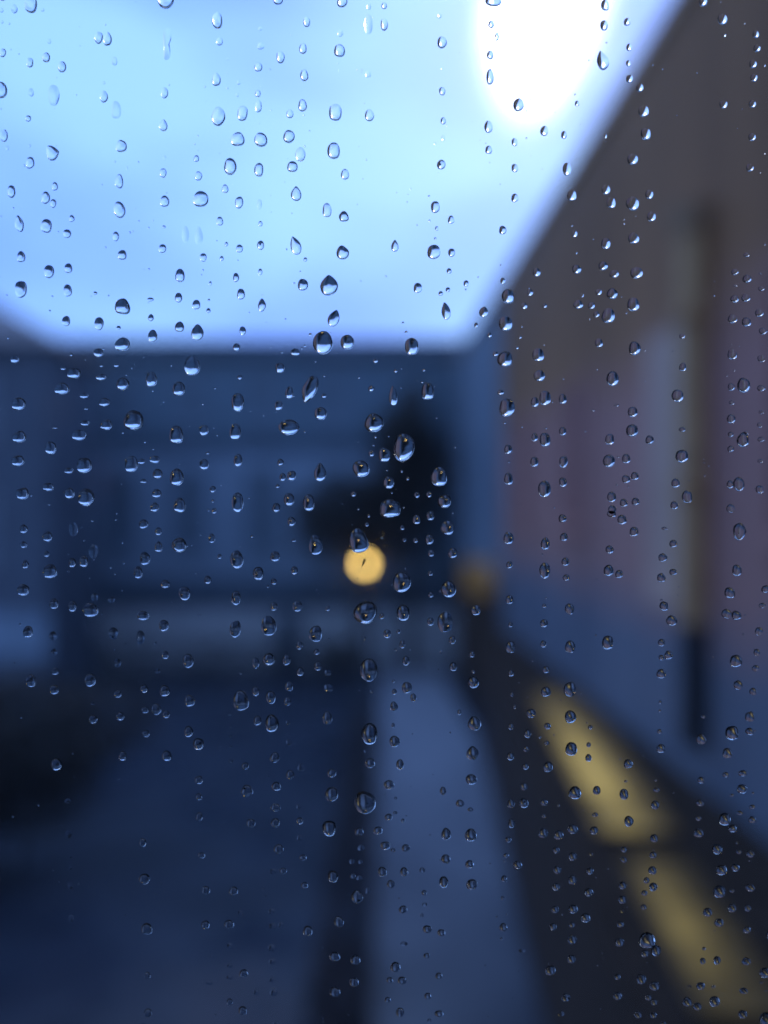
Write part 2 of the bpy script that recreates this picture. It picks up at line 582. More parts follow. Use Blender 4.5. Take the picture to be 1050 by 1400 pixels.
def rooflight(pts, rows):
    """pts: near-left, near-right, far-right, far-left; rows: brightness of each pane or side strip of spilled light, near row first."""
    ring = [(x - 2.3, y - 9) for x, y in pts]
    cx = sum(p[0] for p in ring) / 4
    cy = sum(p[1] for p in ring) / 4
    inner = [(cx + (x - cx) * 0.95, cy + (y - cy) * 0.98) for x, y in ring]
    f = MB()
    for k in range(4):
        j = (k + 1) % 4
        f.prism([ring[k], ring[j], inner[j], inner[k]], LR, LR + 0.05)
    o = f.build('rooflight', M['iron'], lean)

    def at(u, v):
        a = [inner[0][q] + (inner[1][q] - inner[0][q]) * u for q in (0, 1)]
        b = [inner[3][q] + (inner[2][q] - inner[3][q]) * u for q in (0, 1)]
        return (a[0] + (b[0] - a[0]) * v, a[1] + (b[1] - a[1]) * v)
    n = len(rows)
    for k, row in enumerate(rows):
        for c, st in enumerate(row):  # fainter side columns stand in for light spilling onto the felt
            u0, u1 = c / len(row) + 0.01, (c + 1) / len(row) - 0.01
            v0, v1 = k / n + 0.006, (k + 1) / n - 0.006
            key = 'rooflight_%03d' % round(st * 1000)
            if key not in M:
                M[key] = glow_mat(key, (1.0, 0.80, 0.27), st * 2.7, 0.35)
            MB().prism([at(u0, v0), at(u1, v0), at(u1, v1), at(u0, v1)], LR + 0.003, LR + 0.03).build('pane', M[key], o)


rooflight([(1.70, 6.1), (2.36, 6.05), (2.80, 10.9), (2.10, 11.2)],
          [(0.05, 0.11, 0.10, 0.05, 0.02), (0.075, 0.16, 0.135, 0.055, 0.02), (0.08, 0.17, 0.115, 0.045, 0.018), (0.055, 0.115, 0.075, 0.03, 0.015),
           (0.03, 0.06, 0.04, 0.02, 0.01), (0.02, 0.035, 0.025, 0.012, 0.008)])
rooflight([(1.58, 3.9), (2.12, 3.85), (2.26, 5.7), (1.74, 5.75)],
          [(0.012, 0.02, 0.02, 0.014, 0.009), (0.02, 0.05, 0.042, 0.018, 0.01), (0.03, 0.08, 0.06, 0.024, 0.012), (0.028, 0.07, 0.052, 0.022, 0.01),
           (0.015, 0.036, 0.03, 0.016, 0.009)])

# ------------------------------------------------------------------ far block facing us across the yard
fb = empty('far_block', (-4.3, 26, 0))
tag(fb, 'long dark blue flat roofed block across the yard', 'building')
x0, x1 = -9.0, 7.3
TOP = EYE + 5.8
MB().box(x0, x1, 0, 8, EYE + 2.5, TOP - 0.5).build('wall', M['far_wall'], fb)
MB().box(x0 - 0.15, x1 + 0.15, -0.35, 8, TOP - 0.497, TOP).build('roof', M['far_dark'], fb)
MB().box(x0, x1, 0.004, 8, EYE + 2.0, EYE + 2.497).build('string_course', M['far_dark'], fb)
MB().box(x0, x1 - 1.6, -0.004, 8, EYE - 2.3, EYE + 1.997).build('wall', M['far_light'], fb)
MB().box(x1 - 1.597, x1, 0.004, 8, EYE - 2.3, EYE + 1.997).build('wall', M['far_wall'], fb)
MB().box(x0, x1, 0.006, 8, EYE - 3.3, EYE - 2.303).build('string_course', M['far_dark'], fb)
MB().box(x0, x1, 0.0, 8, 0, EYE - 3.303).build('plinth', M['far_base'], fb)
for i, xx in enumerate((-5.3, -2.9, -0.5, 1.9)):
    window_on(fb, 'x', 0.0, xx, xx + 1.3, EYE + 2.95, EYE + 4.7, -1, trim='far_light', glass='far_glass')
    window_on(fb, 'x', -0.004, xx + 0.1, xx + 1.2, EYE - 1.4, EYE + 1.5, -1, trim='far_light', glass='far_glass')
MB().box(0.6, 1.5, -0.05, -0.003, 0, EYE - 3.4).build('door', M['far_dark'], fb)
lamp_o = empty('wall_lantern', (-9.95, 25.55, EYE + 0.9))
tag(lamp_o, 'tiny orange lantern on the far block wall', 'lamp')
MB().tube([(0, 0, 0.0), (0, 0, 0.40)], [0.07, 0.07]).build('glass_body', M['orange_glow'], lamp_o)
MB().tube([(0, 0, 0.403), (0, 0, 0.5)], [0.10, 0.02]).build('cap', M['iron'], lamp_o)
MB().box(-0.02, 0.02, 0.07, 0.44, 0.41, 0.45).build('arm', M['iron'], lamp_o)

# house at the left edge with hipped roof
lh = empty('left_house', (-12.3, 22, 0))
tag(lh, 'dark mauve house at the left edge under a pale grey hipped roof', 'house')
LE = EYE + 4.35
MB().box(-6, 3.6, -2.1, 1.2, 0, LE).build('wall', M['left_wall'], lh)
MB().box(-6.0, 3.62, -2.13, -2.103, EYE - 3.75, EYE - 2.65).build('string_course', M['far_light'], lh)
hip = MB()
a, b, c, d = (-6.3, -2.5, LE), (4.0, -2.5, LE), (4.0, 1.6, LE), (-6.3, 1.6, LE)
r1, r2 = (-3.0, -0.45, LE + 3.2), (-0.4, -0.45, LE + 2.6)
hip.poly([a, b, r2, r1]).poly([b, c, r2]).poly([c, d, r1, r2]).poly([d, a, r1]).poly([d, c, b, a])
hip.build('roof', M['grey_roof'], lh)
for xx in (-4.2, -1.6, 1.0):
    window_on(lh, 'x', -2.1, xx, xx + 1.2, EYE + 1.9, EYE + 3.6, -1, glass='far_glass')
    window_on(lh, 'x', -2.1, xx, xx + 1.2, EYE - 1.4, EYE + 0.5, -1, glass='far_glass')

# ------------------------------------------------------------------ lamp post in the middle of the yard
LX, LY, LZ = -0.33, 13.0, EYE - 0.88
lp = empty('lamp_post', (LX, LY, 0))
tag(lp, 'lit globe lamp on a dark iron post beside the lane', 'street lamp')
MB().tube([(0, 0, 0), (0, 0, 0.5), (0, 0, 0.55), (0, 0, LZ - 0.14)], [0.14, 0.12, 0.07, 0.05]).build('post', M['iron'], lp, True)
MB().tube([(0, 0, LZ - 0.139), (0, 0, LZ - 0.085)], [0.05, 0.075]).build('collar', M['iron'], lp)
bm = bmesh.new()
bmesh.ops.create_uvsphere(bm, u_segments=20, v_segments=12, radius=0.082)
me = bpy.data.meshes.new('globe')
bm.to_mesh(me)
bm.free()
me.materials.append(M['lamp'])
g = bpy.data.objects.new('globe', me)
g.location = (0, 0, LZ)
g.parent = lp
COL.objects.link(g)
MB().tube([(0, 0, LZ + 0.083), (0, 0, LZ + 0.16)], [0.05, 0.008]).build('finial', M['iron'], lp)


# ------------------------------------------------------------------ planting
def branchy(parent, h, r, n, spread):
    t = MB()
    t.tube([(0, 0, 0), (0.02, 0, h * 0.5), (0, 0, h)], [r, r * 0.7, r * 0.15], 8)
    for k in range(n):
        a = random.uniform(0, 6.28)
        z = h * random.uniform(0.2, 0.85)
        e = (math.cos(a) * spread, math.sin(a) * spread, z + 0.2 * spread)
        t.tube([(0, 0, z), (e[0] * 0.5, e[1] * 0.5, z + 0.05), e], [r * 0.4, r * 0.25, r * 0.05], 6)
    return t.build('trunk', M['bark'], parent)


def tree(loc, top, c, rad, label, n, seed):
    """trunk, limbs and a clumpy crown centred c above the foot"""
    random.seed(seed)
    e = empty('tree', loc)
    tag(e, label, 'tree')
    branchy(e, top, 0.16, 12, min(rad[0], rad[1]) * 0.8)
    m = MB()
    clumps = []
    while len(clumps) < 34:
        q = Vector((random.uniform(-1, 1), random.uniform(-1, 1), random.uniform(-1, 1)))
        if q.length < 0.92:
            clumps.append((q, random.uniform(0.2, 0.42)))
    for _ in range(n):
        q, r_ = random.choice(clumps)
        d = Vector((random.gauss(0, 1), random.gauss(0, 1), random.gauss(0, 1))).normalized() * r_ * random.uniform(0.5, 1.05)
        m.leaf(((q.x + d.x) * rad[0], (q.y + d.y) * rad[1], c + (q.z + d.z) * rad[2]), 0.11)
    m.build('crown', M['leaf_dark'], e)


def shrub(loc, rx, ry, rz, label, n, name='shrub', box=False, leafs=0.07, leafmat='leaf_dark'):
    e = empty(name, loc)
    tag(e, label, 'hedge' if box else 'shrub')
    m = MB()
    lumps = [(random.uniform(-0.6, 0.6), random.uniform(-0.6, 0.6), random.uniform(-0.2, 0.75)) for _ in range(14)]
    for _ in range(n):
        if box:
            p = [random.uniform(-1, 1) for _ in range(3)]
            k = random.randrange(3)
            p[k] = (1 if p[k] > 0 else -1) * random.uniform(0.75, 1.05)
            m.leaf((p[0] * rx, p[1] * ry, rz + p[2] * rz * 0.97), leafs)
        else:
            c = random.choice(lumps)
            d = Vector((random.gauss(0, 1), random.gauss(0, 1), random.gauss(0, 1))).normalized() * 0.42 * random.uniform(0.6, 1.05)
            m.leaf(((c[0] + d.x) * rx, (c[1] + d.y) * ry, max(0.02, rz * 0.55 + (c[2] + d.z) * rz * 0.6)), leafs)
    m.build('foliage', M[leafmat], e)
    for _ in range(5):
        bx, by = random.uniform(-.5, .5) * rx, random.uniform(-.5, .5) * ry
        MB().tube([(bx * 0.4, by * 0.4, 0), (bx, by, rz * 1.2)], [0.04, 0.01], 6).build('stem', M['bark'], e)
    return e


tree((0.80, 24.7, 0), 7.9, EYE + 1.6, (1.25, 0.9, 2.4), 'tall dark tree just right above the glowing lamp', 6500, 3)
tree((-0.75, 24.4, 0), 5.6, EYE - 0.2, (2.2, 0.8, 1.25), 'low spreading dark tree right behind the glowing lamp', 5200, 4)
random.seed(21)
shrub((-5.6, 24.6, 0), 4.6, 0.45, 0.55, 'long clipped hedge along the foot of the far block', 5200, 'hedge', True)
shrub((-5.5, 10.7, 0), 2.2, 1.5, 2.35, 'big dark rounded shrub at the left edge of the yard', 9000)
shrub((-0.46, 13.0, 0), 0.30, 5.4, 0.22, 'low dark hedge along the left side of the lane', 5200, 'hedge', True, 0.05, 'hedge_leaf')

# ------------------------------------------------------------------ the window with its pane
win = empty('window', (0, PANE_Y, EYE))
tag(win, 'clear window pane wet with rain, seen from indoors', 'window')
PT = 0.004
MB().box(-0.40, 0.40, 0, PT, -0.56, 0.46).build('pane', M['pane'], win)
for nm, bb in (('frame_stile', (-0.455, -0.401, -0.012, 0.045, -0.615, 0.515)),
               ('frame_stile', (0.401, 0.455, -0.012, 0.045, -0.615, 0.515)),
               ('frame_rail', (-0.4, 0.4, -0.012, 0.045, 0.461, 0.515)),
               ('frame_rail', (-0.4, 0.4, -0.012, 0.045, -0.615, -0.561))):
    MB().box(*bb).build(nm, M['frame'], win)

# ------------------------------------------------------------------ raindrops on the outside of the pane
# Each tile of the pane is 40 mm square; x, y, width, height in 1/26 mm from the tile's upper left corner.
# Letters: t pointed top, B pointed bottom, f thin film, D two-lobed run; r = tilt in degrees.
DROPS = {
(0, 0): "32 12 30 40;28 70 16 20 f;30 117 12 14 f;79 64 28 36 f;146 46 50 72;194 68 14 14 f;420 4 34 32;474 8 30 36;692 24 66 76;420 180 34 50;456 185 34 58 t;220 195 16 22 f;33 242 24 36;208 260 32 40;142 281 28 40;272 298 34 44;484 274 22 38 f;695 205 46 130 Df;900 110 42 66;909 194 26 34;941 265 10 12 f;941 320 8 10 f;896 348 34 54;986 360 16 18 f;981 410 14 18 f;25 392 50 66;146 401 24 32 f;238 412 46 84 f;441 362 12 14 f;441 418 32 48;490 472 40 72 f;686 402 30 44;135 507 22 26;681 533 34 48 t;904 497 54 78;1002 484 42 62;36 576 32 52;50 626 14 20 f;140 617 12 12 f;233 646 62 50 tr75;142 686 34 48;511 618 44 50;982 590 56 56;815 668 22 26;686 665 14 22 f;534 708 8 18 f;680 726 28 38;823 738 30 38;952 699 50 68;931 790 26 36;66 802 32 52;242 781 24 34;502 760 34 56;205 827 36 48;235 850 24 36;503 875 46 68 r-15;686 841 38 46;832 831 64 64;988 845 34 48;97 932 36 68 tr-10;207 941 44 58;310 911 22 28;291 972 32 36;683 944 14 12;909 921 28 36;770 975 28 70 f;824 980 34 72 tf;488 983 26 40;677 1032 30 36;936 1014 14 18;989 1032 28 34",
(1, 0): "97 22 40 48;232 3 24 22;356 32 40 52;464 54 18 28 f;526 50 22 28;212 115 28 42;462 124 34 84 f;526 126 30 48;348 160 24 30 f;24 143 16 18 f;26 213 30 28 f;16 297 32 38;106 258 34 48;197 223 30 44;345 231 44 52;750 6 26 20;750 90 18 20 f;968 28 62 54;760 198 36 50;202 331 32 48;338 281 8 8 f;461 325 24 30 f;760 304 10 12 f;959 125 24 32;982 175 18 36;955 249 28 36;14 404 22 30;16 455 28 50;195 453 34 50;144 486 28 38;328 480 52 70;466 492 36 50;761 395 26 34;954 338 30 62;765 515 22 28;781 533 8 10 f;765 584 16 24 f;732 606 10 12 f;26 591 52 58;20 525 8 8 f;140 578 46 52;186 650 40 58;154 700 42 44;18 713 36 56;321 636 50 68;367 731 34 42;757 692 34 40;948 539 34 48;949 632 28 32;122 762 7 7 f;634 790 9 9 f;169 810 42 60 t;733 863 36 48;797 915 26 34;294 876 38 56;362 902 40 42;20 853 22 42 f;24 931 18 22;25 1018 28 38;166 1020 44 74 tr-15;357 1048 50 56;569 1021 30 46 t;739 950 14 18;733 991 10 10;727 1045 54 58;799 1048 28 34;1006 957 30 36",
(2, 0): "447 0 14 10;370 48 32 48;366 130 32 42;459 116 26 32;467 219 22 30;377 200 8 8;360 272 48 76 tr-12;464 283 18 24;469 346 26 32;20 450 42 54;257 445 18 22;124 556 32 42;204 572 24 32;4 601 24 32;5 706 26 34;5 827 28 36;216 711 34 50;511 382 28 34;526 477 40 50;535 569 40 50;372 578 12 18;482 671 44 44;766 37 34 38;845 107 38 44;852 171 14 14;979 167 26 32;984 224 28 30;968 287 30 34;972 343 28 32;1014 293 12 12;849 450 32 34;966 448 28 32;965 582 30 32;956 705 30 32;236 817 36 44;374 794 34 40;395 847 36 44;482 850 52 56;550 813 32 38;558 903 36 40;247 971 22 30;374 1012 38 44;486 990 44 46",
(0, 1): "105 16 34 44;514 8 36 40;218 76 42 52;296 62 32 40;104 147 50 68;293 152 34 50;405 163 16 14;515 217 60 66;748 91 38 54;742 181 30 40;842 18 28 34;917 22 16 20;975 99 24 38;995 166 32 44;871 123 12 18;865 190 10 10;863 233 18 20;835 88 6 6;628 188 26 16;814 209 32 40;630 262 24 28;287 276 34 42;420 286 38 54;499 303 18 16;746 299 36 44;819 322 50 66 t;1002 316 28 36 B;637 337 38 50;515 370 60 54;418 405 40 34;80 431 36 28;308 413 12 10;797 455 62 84 t;977 382 28 30;318 488 56 44;275 468 22 14;430 457 14 10;490 455 20 14;428 503 42 26;990 503 20 20;516 530 52 52;632 512 46 60;743 550 52 56;270 550 58 46;360 578 36 20;368 631 16 8;95 612 56 54;442 605 44 34;982 605 52 76;890 548 8 8;840 612 8 8;560 678 84 78;363 690 36 22;450 697 48 42;242 708 20 8;98 745 56 46;340 738 58 44;733 737 58 70;845 718 36 42;972 724 46 64;224 790 46 50;92 842 52 42;860 810 14 12;846 856 36 44;983 840 36 50;360 860 60 62;298 882 40 22;550 855 52 66;592 844 30 22;645 836 42 30;657 895 40 40;600 924 28 16;735 909 56 68;214 948 44 34;110 975 52 48;300 973 42 42;367 990 66 72;653 974 38 36;880 957 26 26;914 940 6 6;880 1005 12 12;981 1010 48 78;747 1022 48 60;645 1030 38 36;218 1020 12 6;886 1045 20 22",
(1, 1): "23 76 18 26;206 26 14 18;196 128 42 48;302 131 72 82 t;662 141 34 42;789 72 20 22;755 163 18 18;784 148 18 20;858 123 22 26;776 235 36 70 tr-10;30 210 32 52 t;322 264 46 68 tr20;602 282 9 9;615 320 12 10;226 330 12 12;277 364 80 96;376 361 54 60;637 379 56 68;930 239 36 42;899 292 16 20;953 332 18 20;1007 112 20 24;1028 176 52 56;1018 286 54 60;977 408 22 18;1016 430 58 64;112 403 8 6;165 402 36 28;103 465 36 42;491 436 20 18;572 477 16 16;686 475 12 8;424 504 8 8;473 549 24 24;225 550 62 110 Br20;141 566 32 48;282 578 20 18;98 618 32 38;268 650 48 54;562 578 34 76 t;702 561 50 72;247 440 6 6;680 523 8 8;139 706 82 66;485 688 78 76;606 787 88 112 r12;490 744 12 12;544 743 6 6;482 779 10 8;474 812 22 24;527 818 48 56;432 874 66 68;266 889 48 74 t;544 930 42 50;597 884 12 12;621 914 14 14;537 881 6 6;748 906 66 76;105 848 26 28;114 908 26 32;150 902 36 40;93 944 16 16;140 999 44 50;220 1012 46 68;88 1032 34 36;401 976 20 22;658 980 22 24;708 979 20 22;770 1006 56 56;549 1035 84 76;998 564 26 20;1024 626 64 72;1014 688 12 8;1029 795 32 38;1030 915 34 50",
(2, 1): "94 78 30 36;256 66 38 36;363 52 38 36;408 84 36 32;498 80 50 48;67 160 24 28;43 214 26 24;127 213 18 18;278 170 14 18 f;345 158 26 24;400 165 44 44;262 208 38 36;316 213 28 28;485 208 48 56;336 248 24 24;384 254 54 60;34 298 6 8;27 340 12 14;14 383 14 12;943 8 24 18;896 77 28 26;945 105 36 32;897 132 18 8;998 84 14 6;1003 145 24 20;895 186 34 30;940 182 36 32;887 267 38 36;943 280 38 36;995 243 34 32;1010 317 34 26;683 337 24 20;100 412 48 52;105 497 46 44;346 364 32 36;491 386 48 56;686 462 28 34;886 410 40 42;1004 428 34 28;201 510 10 6;402 508 50 60;128 587 46 60;87 604 32 40;200 591 32 40;882 543 28 30;932 536 52 60;1003 548 32 26;665 578 46 52;417 616 22 10;321 638 16 6;884 606 22 18;483 644 40 42;882 672 34 36;1005 645 24 14;130 710 14 6;200 722 30 34;86 746 26 34;128 756 46 56;481 719 48 50;390 755 36 44;552 757 34 36;684 715 26 20;880 735 24 20;998 697 22 20;943 728 20 14;930 757 50 58;1003 755 28 20;880 794 28 24;85 846 32 42;203 846 34 48;387 842 48 52;457 833 32 40;426 827 12 6;683 823 52 52;1001 843 24 16;492 904 32 32;456 916 34 32;201 929 32 38;126 956 52 68;657 932 34 36;913 936 46 54;878 938 28 32;998 958 34 32;419 940 10 6;398 988 36 42;447 1013 32 32;495 1007 32 30;704 987 44 48;652 1022 32 32;400 1040 32 36;880 1035 34 36",
(0, 2): "115 68 32 36;115 132 28 26;212 99 38 42;315 70 36 56 f;346 63 12 8 f;392 35 12 8;208 170 22 24;397 160 38 58 f;122 212 26 34;222 240 54 58;311 205 30 36;357 200 36 46;519 205 12 12 f;113 316 48 48;605 188 42 52;578 244 36 50;600 48 40 36;660 78 26 32;661 141 32 40;745 134 58 62;876 106 26 38;908 180 16 20;978 192 54 72;1040 98 10 12;237 371 36 42;312 382 36 42;402 345 30 32 f;385 397 64 54;470 356 30 24 f;688 293 36 34;766 330 46 54;860 275 28 32;975 348 38 58;598 420 50 38;682 460 40 48;588 508 34 56 f;972 474 46 68;132 485 40 48;234 502 32 38 f;478 492 38 50 f;238 567 26 26 f;688 580 28 32;781 603 42 58;495 612 28 34 f;657 645 22 20 f;242 645 28 28;145 684 38 50;385 681 44 54;240 720 38 36;602 716 30 34;686 724 38 46;497 738 30 28;787 765 42 46;995 764 62 84;395 776 18 12 f;396 840 34 36;506 828 34 34;606 802 30 26;652 800 38 44;692 820 28 30;610 898 30 30;783 890 36 44;823 940 44 48;516 988 32 38;694 988 40 40;248 1022 44 50;950 820 16 12 f;952 870 10 14 f;952 907 12 14 f;952 950 12 12 f;953 1008 18 20 f;1013 1030 28 30",
(1, 2): "150 38 34 36;248 134 54 78;83 180 38 42;160 114 18 12;162 237 28 32;15 249 44 52;78 282 22 26;54 302 10 10;421 117 76 100 r-15;463 16 12 12;456 50 16 16;657 30 32 38;713 15 34 38;599 63 20 20;608 113 16 14;653 115 20 18;709 111 34 42;783 64 54 56;716 167 26 26;804 166 38 40;713 249 20 20;597 284 70 84;786 313 60 68;715 335 22 24;450 407 90 98 r20;603 408 54 66;516 422 22 24;79 383 30 34;174 382 38 44;297 391 18 20;57 461 60 80;248 493 54 62;182 541 26 32;252 567 22 24;538 493 30 36;584 484 16 16;714 444 28 34;773 446 58 86;897 398 38 40;802 519 28 32;448 513 10 16 f;600 536 22 32;573 559 10 10;757 569 14 12 f;58 597 50 50;130 599 32 42;186 647 28 36;257 626 30 34;297 652 26 26 f;5 612 28 44;463 640 70 94;614 603 28 40;806 627 30 36;882 577 24 24;887 647 16 14;564 686 12 12;567 729 20 24;618 712 40 46;644 753 26 34;887 690 46 46;474 729 14 14 f;140 707 30 38;66 751 40 50;134 769 28 34;299 715 36 32 f;5 726 28 40;565 788 32 38;562 865 14 20;831 812 16 22;12 845 32 38;70 857 54 72;137 853 20 20 f;295 836 40 52;892 857 50 60;466 900 66 84;568 930 42 46;140 933 22 28 f;884 978 48 56;82 996 38 42;449 971 12 14 f;468 1018 42 38;590 1024 32 42;190 1036 30 34 f;1030 106 40 52;1034 214 26 28;1034 355 32 34;1038 457 18 20;1038 547 38 48;1040 653 24 26;1040 870 22 26;1038 990 30 32;1043 740 14 18",
(2, 2): "199 26 32 32;205 101 32 32;129 128 36 50;127 237 46 62;211 201 32 32;214 266 28 24;125 380 16 16;398 8 38 26;440 30 38 38;489 79 36 38;390 152 32 34;386 237 40 46;428 251 32 32;612 66 24 12;648 128 32 30;605 184 36 34;647 243 30 26;599 266 34 36;610 381 36 38;600 357 14 8;915 78 54 66;905 236 38 46;876 327 44 44;228 393 38 44;124 451 32 32;121 535 24 28;230 546 44 48;382 529 48 54;641 440 44 42;600 529 28 30;628 580 34 34;600 590 24 22;599 655 38 38;863 412 42 38;903 419 38 38;1021 312 34 30;1008 379 30 20;994 483 34 32;986 570 28 30;980 633 30 26;901 603 50 50;910 701 38 38;970 727 30 30;131 639 30 26;131 728 40 42;229 718 50 58;71 816 38 36;231 830 46 52;57 899 28 34;137 868 28 26;134 936 20 18;106 913 12 10;51 960 24 24;48 1031 26 26;139 1033 40 42;312 872 20 18;305 943 18 20;304 996 26 30;595 771 12 14;593 806 12 10;592 889 22 18;597 958 36 34;234 960 48 56;465 1020 36 36;760 920 42 44;769 830 18 14;957 829 38 42;885 895 54 58;956 888 34 30;866 977 40 42;1046 795 8 14;1046 872 10 16;1045 1005 12 18;5 790 12 16",
(0, 3): "293 121 24 20 f;297 255 26 32 f;304 345 16 14 f;305 392 16 14 f;305 464 22 26 f;308 595 22 28 f;598 289 28 34;605 436 42 46;615 638 44 48;617 826 26 28;620 977 34 36;599 1034 28 26;824 36 30 34;825 104 26 28;826 185 28 36;836 341 28 24;853 482 34 34;966 485 36 36;852 621 34 34;948 620 38 36;951 706 24 22 f;876 751 14 16 f;950 787 22 20 f;868 855 28 20 f;950 833 24 22 f;1007 818 34 34;950 933 26 26;1003 968 34 36;945 1037 36 30;1020 80 46 48;1036 212 34 38;993 573 18 18 f",
(1, 3): "145 15 32 38;313 8 36 36;313 94 52 60;448 128 84 92;303 232 56 62;545 56 42 38;88 62 38 36;86 148 38 32;84 210 36 36;180 145 20 20 f;184 202 28 28;184 270 24 24 f;98 316 40 38;197 350 28 24;76 407 28 24 f;117 404 28 26;203 462 28 26;318 427 42 48;424 246 36 32;500 241 38 34;543 187 32 28;571 169 18 12;572 110 12 12 f;602 201 16 16;432 311 30 24 f;530 302 42 34;562 321 20 16;613 312 34 30;395 367 22 22 f;430 368 18 18 f;518 408 40 38;606 408 34 36;553 458 34 32;398 425 24 24;424 433 22 20 f;415 508 46 56;459 484 24 24 f;680 401 22 22 f;602 560 34 32;688 493 22 22;690 540 20 16 f;679 584 12 20 f;700 640 36 32;757 654 30 30;606 699 30 18 f;342 610 40 44;216 647 36 44;70 567 30 24 f;74 627 32 28 f;107 622 24 24 f;70 714 30 30 f;72 769 28 26 f;325 750 44 38;409 764 40 40;404 853 38 38;326 893 42 40;571 793 42 40;548 846 26 24;598 847 36 32;540 925 24 24;590 975 34 38;698 747 26 22;747 828 28 26;702 910 30 26;748 981 36 28;709 1008 16 16 f;600 1044 28 20;78 893 34 34 f;8 893 24 26 f;88 1020 28 28 f;72 843 26 22 f;764 80 26 32;879 34 44 44;833 131 34 30;875 156 24 16;777 255 38 50;877 259 48 50;775 356 36 38;872 377 36 32;767 449 38 46;881 459 44 44;1028 278 24 22;1020 342 22 18;1012 436 24 26;1006 514 14 18;1008 632 32 34;1002 678 12 12;1040 132 30 36;1042 212 26 38",
(2, 3): "42 63 30 32;41 130 38 40;248 88 50 52;337 78 32 36;448 93 36 44;455 41 12 10;576 36 12 10;579 76 26 20;574 137 34 36;467 203 38 44;124 127 30 26;122 182 18 16;330 177 24 18;182 140 12 12 f;120 251 38 40;183 259 38 38;239 235 42 40;325 240 34 32;172 320 28 26;239 346 34 34;313 337 16 14 f;446 317 26 24;445 358 28 26;569 272 32 32;565 339 28 28;562 401 34 34;177 400 32 32;238 440 36 36;309 404 30 28;172 468 30 30;305 490 34 34;441 463 32 32;440 520 34 32;438 566 16 14 f;538 442 24 26;565 468 34 36;529 493 24 22;526 550 24 22;168 560 32 30;240 558 38 36;291 594 38 38;159 630 30 28;236 622 24 22;432 620 28 26;237 682 36 36;429 692 36 34;540 684 66 66;576 725 40 42;531 738 30 30;34 727 28 14 f;233 760 34 34;149 806 40 40;420 832 24 24;211 916 36 34;192 982 26 22 f;420 909 36 32;516 840 40 42;569 869 40 36;545 915 26 24;567 934 28 24;566 986 28 24;502 984 32 30;605 1020 24 20;548 1045 48 36;770 717 14 14;765 767 24 26;823 764 30 34;756 868 36 30;807 871 14 12;711 872 16 14 f;701 932 36 38;742 951 34 32;812 930 42 42;833 487 48 52;884 483 20 16;785 570 38 36;831 612 38 34;824 315 40 42;841 400 46 40;897 390 36 30;957 471 38 32;958 334 32 30;911 326 22 18;904 290 10 10 f;855 194 48 50;886 232 34 30;925 72 42 38;928 8 36 24;860 14 28 20;760 36 30 26;754 128 32 28;748 190 26 20;749 250 40 36;883 97 18 12;966 196 30 28;966 144 26 18;915 169 26 18;969 88 12 10;884 553 36 34;947 553 28 28;943 641 32 28;1038 659 34 36;941 768 36 32;1016 814 44 42;930 887 34 26;926 982 36 34;1021 1003 56 56;1044 46 14 16;1044 142 12 16;1044 258 18 22;1044 350 16 20;1043 418 20 30;1003 853 14 10;1043 843 14 8;16 380 36 34;810 1046 34 20;190 1044 34 20",
}
MM = 0.120 / 3150.0            # metres per 1/26 mm step; the pane in view is 120 mm wide
SCALE = (PANE_Y + PT) / 0.120  # drops sit on the outer face of the pane

CELLS = [
 ["in the sky at the upper left corner", "in the top sky beside the left corner", "in the top sky left of centre", "in the top sky right of centre", "at the white glare", "before the dark eave, upper right corner"],
 ["in the sky above the hipped roof", "in the sky above the far block's left end", "in the sky left of centre, above the far block", "in the sky left of the white glare", "along the roof edge under the white glare", "on the brown wall above the drainpipe"],
 ["over the grey hipped roof at left", "on the far roofline, left part", "on the far roofline just left of centre", "where the far roofline meets the right house", "below the sloping eave of the right house", "beside the drainpipe's upper end"],
 ["over the dark left house's upper wall", "over the far block's upper windows, left part", "over the far block's upper windows near centre", "around the dark tree above the lamp", "on the mauve wall at mid height", "beside the middle of the drainpipe"],
 ["over the left house's ground floor", "over the far block's lower storey", "just left of the glowing lamp", "just right of the glowing lamp", "low on the mauve wall, left of the drainpipe", "beside the drainpipe's dark joint"],
 ["over the dark shrub at the left edge", "over the dark hedge left of centre", "beside the dark lamp post's foot", "at the far end of the wet lane", "above the brighter lit rooflight", "at the drainpipe's foot"],
 ["under the shrub at the left edge", "over the dim yard, left of centre", "over the low hedge left of the lane", "over the middle of the wet lane", "over the brighter lit rooflight", "on the blue wall right of the rooflights"],
 ["in the bottom left corner", "at the bottom, beside the left corner", "at the bottom, left of the lane", "at the bottom of the wet lane", "at the bottom over the dark lean-to roof", "at the bottom right corner by the dim rooflight"],
]
ORD = ['topmost', 'second', 'third', 'fourth', 'fifth', 'sixth', 'seventh', 'eighth', 'ninth', 'tenth', 'eleventh', 'twelfth',
       'thirteenth', 'fourteenth', 'fifteenth', 'sixteenth', 'seventeenth', 'eighteenth', 'nineteenth', 'twentieth']


